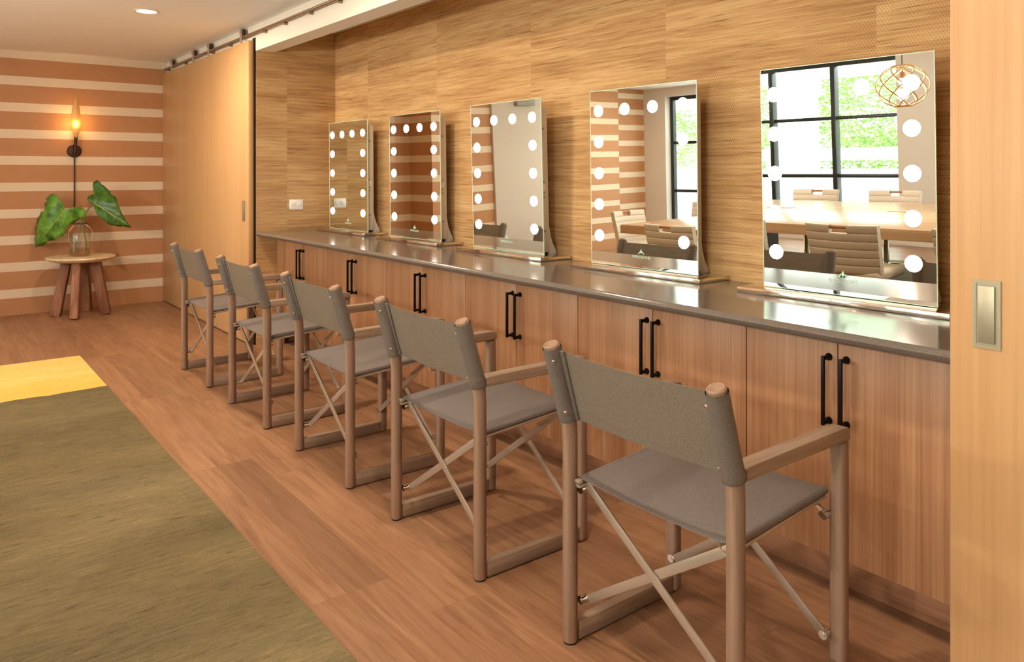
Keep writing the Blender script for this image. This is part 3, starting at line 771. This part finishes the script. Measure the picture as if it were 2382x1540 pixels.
# glass blade: pointed ellipse, dished away from the bulb
b = nb(); nU, nV = 8, 26; g = []
for j in range(nV + 1):
    t_ = j / nV; z = .13 + .425 * t_; hw = .042 * (math.sin(PI * t_ ** .82) ** .75 if 0 < t_ < 1 else 0) + .0012
    g.append([b.verts.new((.118 + .018 * (1 - ((i / nU) * 2 - 1) ** 2) * hw / .04 - .012 * math.sin(PI * t_), ((i / nU) * 2 - 1) * hw, z)) for i in range(nU + 1)])
for j in range(nV):
    for i in range(nU): b.faces.new((g[j][i], g[j][i + 1], g[j + 1][i + 1], g[j + 1][i]))
def frosted(name, rgb):
    m, nt, p = new_mat(name); p.inputs['Base Color'].default_value = (*s2l(rgb), 1); p.inputs['Roughness'].default_value = .45
    out = nt.nodes['Material Output']; tl = N(nt, 'BsdfTranslucent'); tl.inputs[0].default_value = (*s2l(rgb), 1); mx = N(nt, 'MixShader'); mx.inputs[0].default_value = .2
    tr = N(nt, 'BsdfTransparent'); mx2 = N(nt, 'MixShader'); mx2.inputs[0].default_value = .25
    nt.links.new(p.outputs[0], mx.inputs[1]); nt.links.new(tl.outputs[0], mx.inputs[2]); nt.links.new(mx.outputs[0], mx2.inputs[1]); nt.links.new(tr.outputs[0], mx2.inputs[2]); nt.links.new(mx2.outputs[0], out.inputs[0]); return m
gl = obj('glass_shade', b, frosted('feathered_glass', (228, 190, 128)), sc, ang=60); md = gl.modifiers.new('thickness', 'SOLIDIFY'); md.thickness = .004
pl_ = D.lights.new('sconce_light', 'POINT'); pl_.energy = 3.6; pl_.color = (1, .58, .22); pl_.shadow_soft_size = .02
po = D.objects.new('sconce_light', pl_); link(po); po.parent = sc; po.location = (.10, .004, .275)

# ------------------------------------------------------------------ downlights
WARM = (1.0, .80, .58)
def downlight(x, y, lab, e=30):
    r = thing('recessed_downlight', lab, 'downlight', (x, y, ZC), 0, 'round recessed ceiling downlights')
    b = nb(); lathe(b, [(.072, 0), (.088, -.001), (.092, -.006), (.088, -.008), (.070, -.005), (.066, .0)], 36); obj('trim_ring', b, M_trimw, r)
    b = nb(); lathe(b, [(0, -.004), (.066, -.004), (.068, -.001), (0, -.001)], 32); obj('lens', b, M_down, r)
    l = area('downlight_lamp', (0, 0, -.012), (0, 0, 0), .12, .12, e, WARM, 'DISK', parent=r)
    return r
downlight(-6.23, 1.37, 'glowing round downlight in the ceiling above the far chairs')
for x, y, e_ in ((-3.9, 1.37, 30), (-1.5, 1.1, 20), (1.0, -3.4, 30), (-7.2, -3.4, 30)):
    downlight(x, y, 'round downlight in the ceiling outside the frame, above the room', e_)
# ------------------------------------------------------------------ conference table and chairs (seen in the mirrors)
TX0, TX1, TY0, TY1 = -5.66, -.9, -2.8, -.70
t = thing('conference_table', 'long pale oak conference table behind the camera, seen in the mirrors', 'table', (0, 0, 0))
b = nb(); box(b, (TX0, TY0, .66), (TX1, TY1, .75), .004); obj('tabletop', b, M_table, t)
for x in (-4.9, -1.8):
    b = nb(); box(b, (x - .35, -2.2, 0.01), (x + .35, -1.3, .66), .005); obj('pedestal', b, M_dark, t)
for x, y in ((-4.4, -2.0), (-3.15, -2.0)):
    b = nb(); box(b, (x - .14, y - .05, .75), (x + .14, y + .05, .754), .001); obj('cable_hatch', b, M_nickel, t)
def conf_chair():
    r = thing('conference_chair', 'x', 'chair', (0, 0, 0), 0, 'channel stitched conference chairs round the table')
    # local: front = +Y (towards table); back leans to -Y
    W2 = .275
    b = nb()
    def Pb(u, v, s):
        x = u * W2 * (1 - .05 * (1 - v)); z = .46 + .375 * v
        y = -.24 - .085 * v + .05 * u * u
        puff = .007 * abs(math.sin(PI * v * 6)) ** .4
        return (x, y - puff - .022 if s == 0 else y + puff + .022, z)
    n, m = 16, 72
    cut = lambda u, v: abs(u) < .30 and .83 < v
    grid = [[[b.verts.new(Pb(i / n * 2 - 1, j / m, s)) for i in range(n + 1)] for j in range(m + 1)] for s in (0, 1)]
    keep = [[not cut((i + .5) / n * 2 - 1, (j + .5) / m) for i in range(n)] for j in range(m)]
    for j in range(m):
        for i in range(n):
            if not keep[j][i]: continue
            for s in (0, 1):
                g_ = grid[s]; q = (g_[j][i], g_[j][i + 1], g_[j + 1][i + 1], g_[j + 1][i]); b.faces.new(q if s == 0 else q[::-1])
            for (di, dj, e0, e1) in ((-1, 0, (0, 0), (1, 0)), (1, 0, (0, 1), (1, 1)), (0, -1, (0, 0), (0, 1)), (0, 1, (1, 0), (1, 1))):
                ii, jj = i + di, j + dj
                if 0 <= ii < n and 0 <= jj < m and keep[jj][ii]: continue
                a_, c_ = (j + e0[0], i + e0[1]), (j + e1[0], i + e1[1])
                b.faces.new((grid[0][a_[0]][a_[1]], grid[0][c_[0]][c_[1]], grid[1][c_[0]][c_[1]], grid[1][a_[0]][a_[1]]))
    for v in [v for v in b.verts if not v.link_faces]: b.verts.remove(v)
    bmesh.ops.recalc_face_normals(b, faces=b.faces)
    obj('backrest', b, M_uphol, r, ang=50)
    b = nb(); tube(b, [(-.088, -.320, .816), (.088, -.320, .818)], .013, 12); obj('grip_bar', b, M_uphol2, r)
    b = nb(); box(b, (-.26, -.25, .40), (.26, .25, .48), .028, 4); obj('seat', b, M_uphol, r)
    b = nb(); tube(b, [(0, 0, .06), (0, 0, .41)], .03, 16); obj('column', b, M_chrome, r)
    for k in range(4):
        a = PI / 4 + k * PI / 2; b = nb(); bar(b, (0, 0, .07), (.29 * math.cos(a), .29 * math.sin(a), .025), .045, .03, (0, 0, 1), .006); obj('leg', b, M_chrome, r)
    return r
cc = conf_chair()
spots = [(-2.90, -.46, PI, 'channel stitched chair on the near side, centred in the largest mirror'),
         (-3.82, -.46, PI, 'channel stitched chair on the near side, cut by the largest mirror’s left edge'),
         (-1.98, -.46, PI, 'channel stitched chair on the near side, cut by the largest mirror’s right edge'),
         (-4.62, -.46, PI, 'channel stitched chair on the near side at the table end, seen in the fourth mirror'),
         (-5.92, -1.45, -PI / 2, 'channel stitched chair at the head of the table, facing its end'),
         (-4.66, -3.02, 0, 'channel stitched chair on the far window side, left one in the largest mirror'),
         (-3.75, -3.02, 0, 'channel stitched chair on the far window side, right one in the largest mirror'),
         (-6.3, -3.02, 0, 'channel stitched chair on the window side nearest the table end')]
for i, (x, y, rz, lab) in enumerate(spots):
    if i == 0: cc.location = (x, y, 0); cc.rotation_euler = (0, 0, rz); cc['label'] = lab
    else: dup(cc, (x, y, 0), rz, lab)

# ------------------------------------------------------------------ woven globe pendant
PX, PY, PZ, PR = -2.98, -1.6, 1.90, .215
pd = thing('globe_pendant', 'round woven cane pendant lamp hanging over the table, seen in the largest mirror', 'pendant lamp', (PX, PY, PZ))
b = nb()
for s in (1, -1):
    for k in range(8):
        a0 = 2 * PI * k / 8; pts = []
        for j in range(25):
            th_ = -PI * .39 + PI * .78 * j / 24; ph = a0 + s * (j / 24) * 2.2
            pts.append((PR * math.cos(th_) * math.cos(ph), PR * math.cos(th_) * math.sin(ph), .86 * PR * math.sin(th_)))
        tube(b, pts, .0055, 6)
for z in (-.86, .86):
    zz_ = z * PR * math.sin(PI * .39); rr = PR * math.cos(PI * .39)
    tube(b, [(rr * math.cos(2 * PI * k / 24), rr * math.sin(2 * PI * k / 24), zz_) for k in range(24)], .010, 8, closed=True)
obj('cane_shade', b, M_wicker, pd)
b = nb(); tube(b, [(0, 0, .03), (0, 0, .12)], .02, 12); tube(b, [(-.085, 0, .165), (.085, 0, .165)], .006, 8); obj('lamp_socket', b, M_uphol2, pd)
b = nb(); lathe(b, [(0, .0), (.020, .006), (.032, .03), (.030, .052), (.016, .074), (0, .08)], 20); obj('light_bulb', b, M_globe, pd)
b = nb(); tube(b, [(0, 0, .12), (0, 0, ZC - PZ)], .004, 8); obj('cord', b, M_iron, pd)
def pendant_light(p):
    l = D.lights.new('pendant_light', 'POINT'); l.energy = 64; l.color = (1, .92, .82); l.shadow_soft_size = .05
    o = D.objects.new('pendant_light', l); link(o); o.parent = p; o.location = (0, 0, -.075)
pendant_light(pd)
for x_, l_ in ((-.85, 'over the camera end of the table'), (-4.82, 'near the striped wall')):  # pendants added to brighten ceiling and walls, placed where no mirror shows them
    p2 = dup(pd, (x_, PY, PZ), .7, 'added woven cane pendant lamp ' + l_ + ', outside the mirrors’ view'); pendant_light(p2)

# ------------------------------------------------------------------ outside the windows
b = nb(); box(b, (-40, -40, -.2), (30, YW - .25, -.1)); struct('ground', b, M_ground)
b = nb(); box(b, (-6.95, -6.95, -.1), (-6.42, -6.42, 2.36)); tagp(obj('porch_column', b, M_extw), 'white square porch column outside the window, seen in the largest mirror', 'column')
b = nb(); box(b, (-13, -7.0, 2.36), (6, -6.37, 2.75)); tagp(obj('porch_beam', b, M_extw), 'white porch beam resting on the column outside the window', 'beam')
fn = thing('garden_fence', 'low white rail fence in the garden beyond the porch', 'fence', (0, -8.2, 0))
for z0_, z1_ in ((.96, 1.18), (.15, .80)):
    b = nb(); box(b, (-15, -.04, z0_), (8, .04, z1_)); obj('fence_rail', b, M_extw, fn)
for x in range(-14, 8, 3):
    b = nb(); box(b, (x - .08, -.1, -.1), (x + .08, .1, 1.25)); obj('fence_post', b, M_extw, fn)
def tree(name, x, y, h, R_, n, lab, cat='tree', trunk=True):
    r = thing(name, lab, cat, (x, y, -.1), 0, 'garden greenery beyond the fence')
    b = nb()
    for _ in range(n):
        th_ = random.uniform(0, 2 * PI); cz_ = random.uniform(-1, 1); rr = random.uniform(.35, 1) ** .5
        q = Vector((R_ * rr * math.sqrt(1 - cz_ * cz_) * math.cos(th_), R_ * rr * math.sqrt(1 - cz_ * cz_) * math.sin(th_), h + R_ * .8 * rr * cz_))
        if q.z < .1: continue
        s = random.uniform(.03, .07); d1 = Vector([random.gauss(0, 1) for _ in range(3)]).normalized(); d2 = d1.orthogonal().normalized()
        b.faces.new([b.verts.new(q + v) for v in (-d1 * s, d2 * s * .45, d1 * s, -d2 * s * .45)])
    obj('foliage', b, M_hedge, r, smooth=False)
    if trunk:
        b = nb(); tube(b, [(0, 0, 0), (.05, 0, h * .5), (0, .05, h)], [.14, .1, .06], 10); obj('trunk', b, M_bark, r)
    return r
for x, y, h, R_, lab in [(-14.2, -12.0, 2.0, 1.6, 'bright green tree at the far left of the garden'), (-10.9, -12.4, 2.3, 1.65, 'bright green tree second from the left of the garden'),
                         (-7.5, -12.0, 2.0, 1.65, 'bright green tree behind the porch column'), (-4.1, -12.4, 2.2, 1.65, 'bright green tree filling the upper right panes'),
                         (-.7, -12.0, 2.0, 1.6, 'bright green tree at the right of the garden')]:
    tree('leafy_tree', x, y, h, R_, 10500, lab, trunk=False)
for x, lab in ((-9.2, 'low green bush beyond the fence, at left'), (-6.6, 'low green bush beyond the fence, behind the column'), (-4.0, 'low green bush beyond the fence, at right')):
    tree('hedge_bush', x, -9.7, .7, 1.2, 5000, lab, 'bush', False)
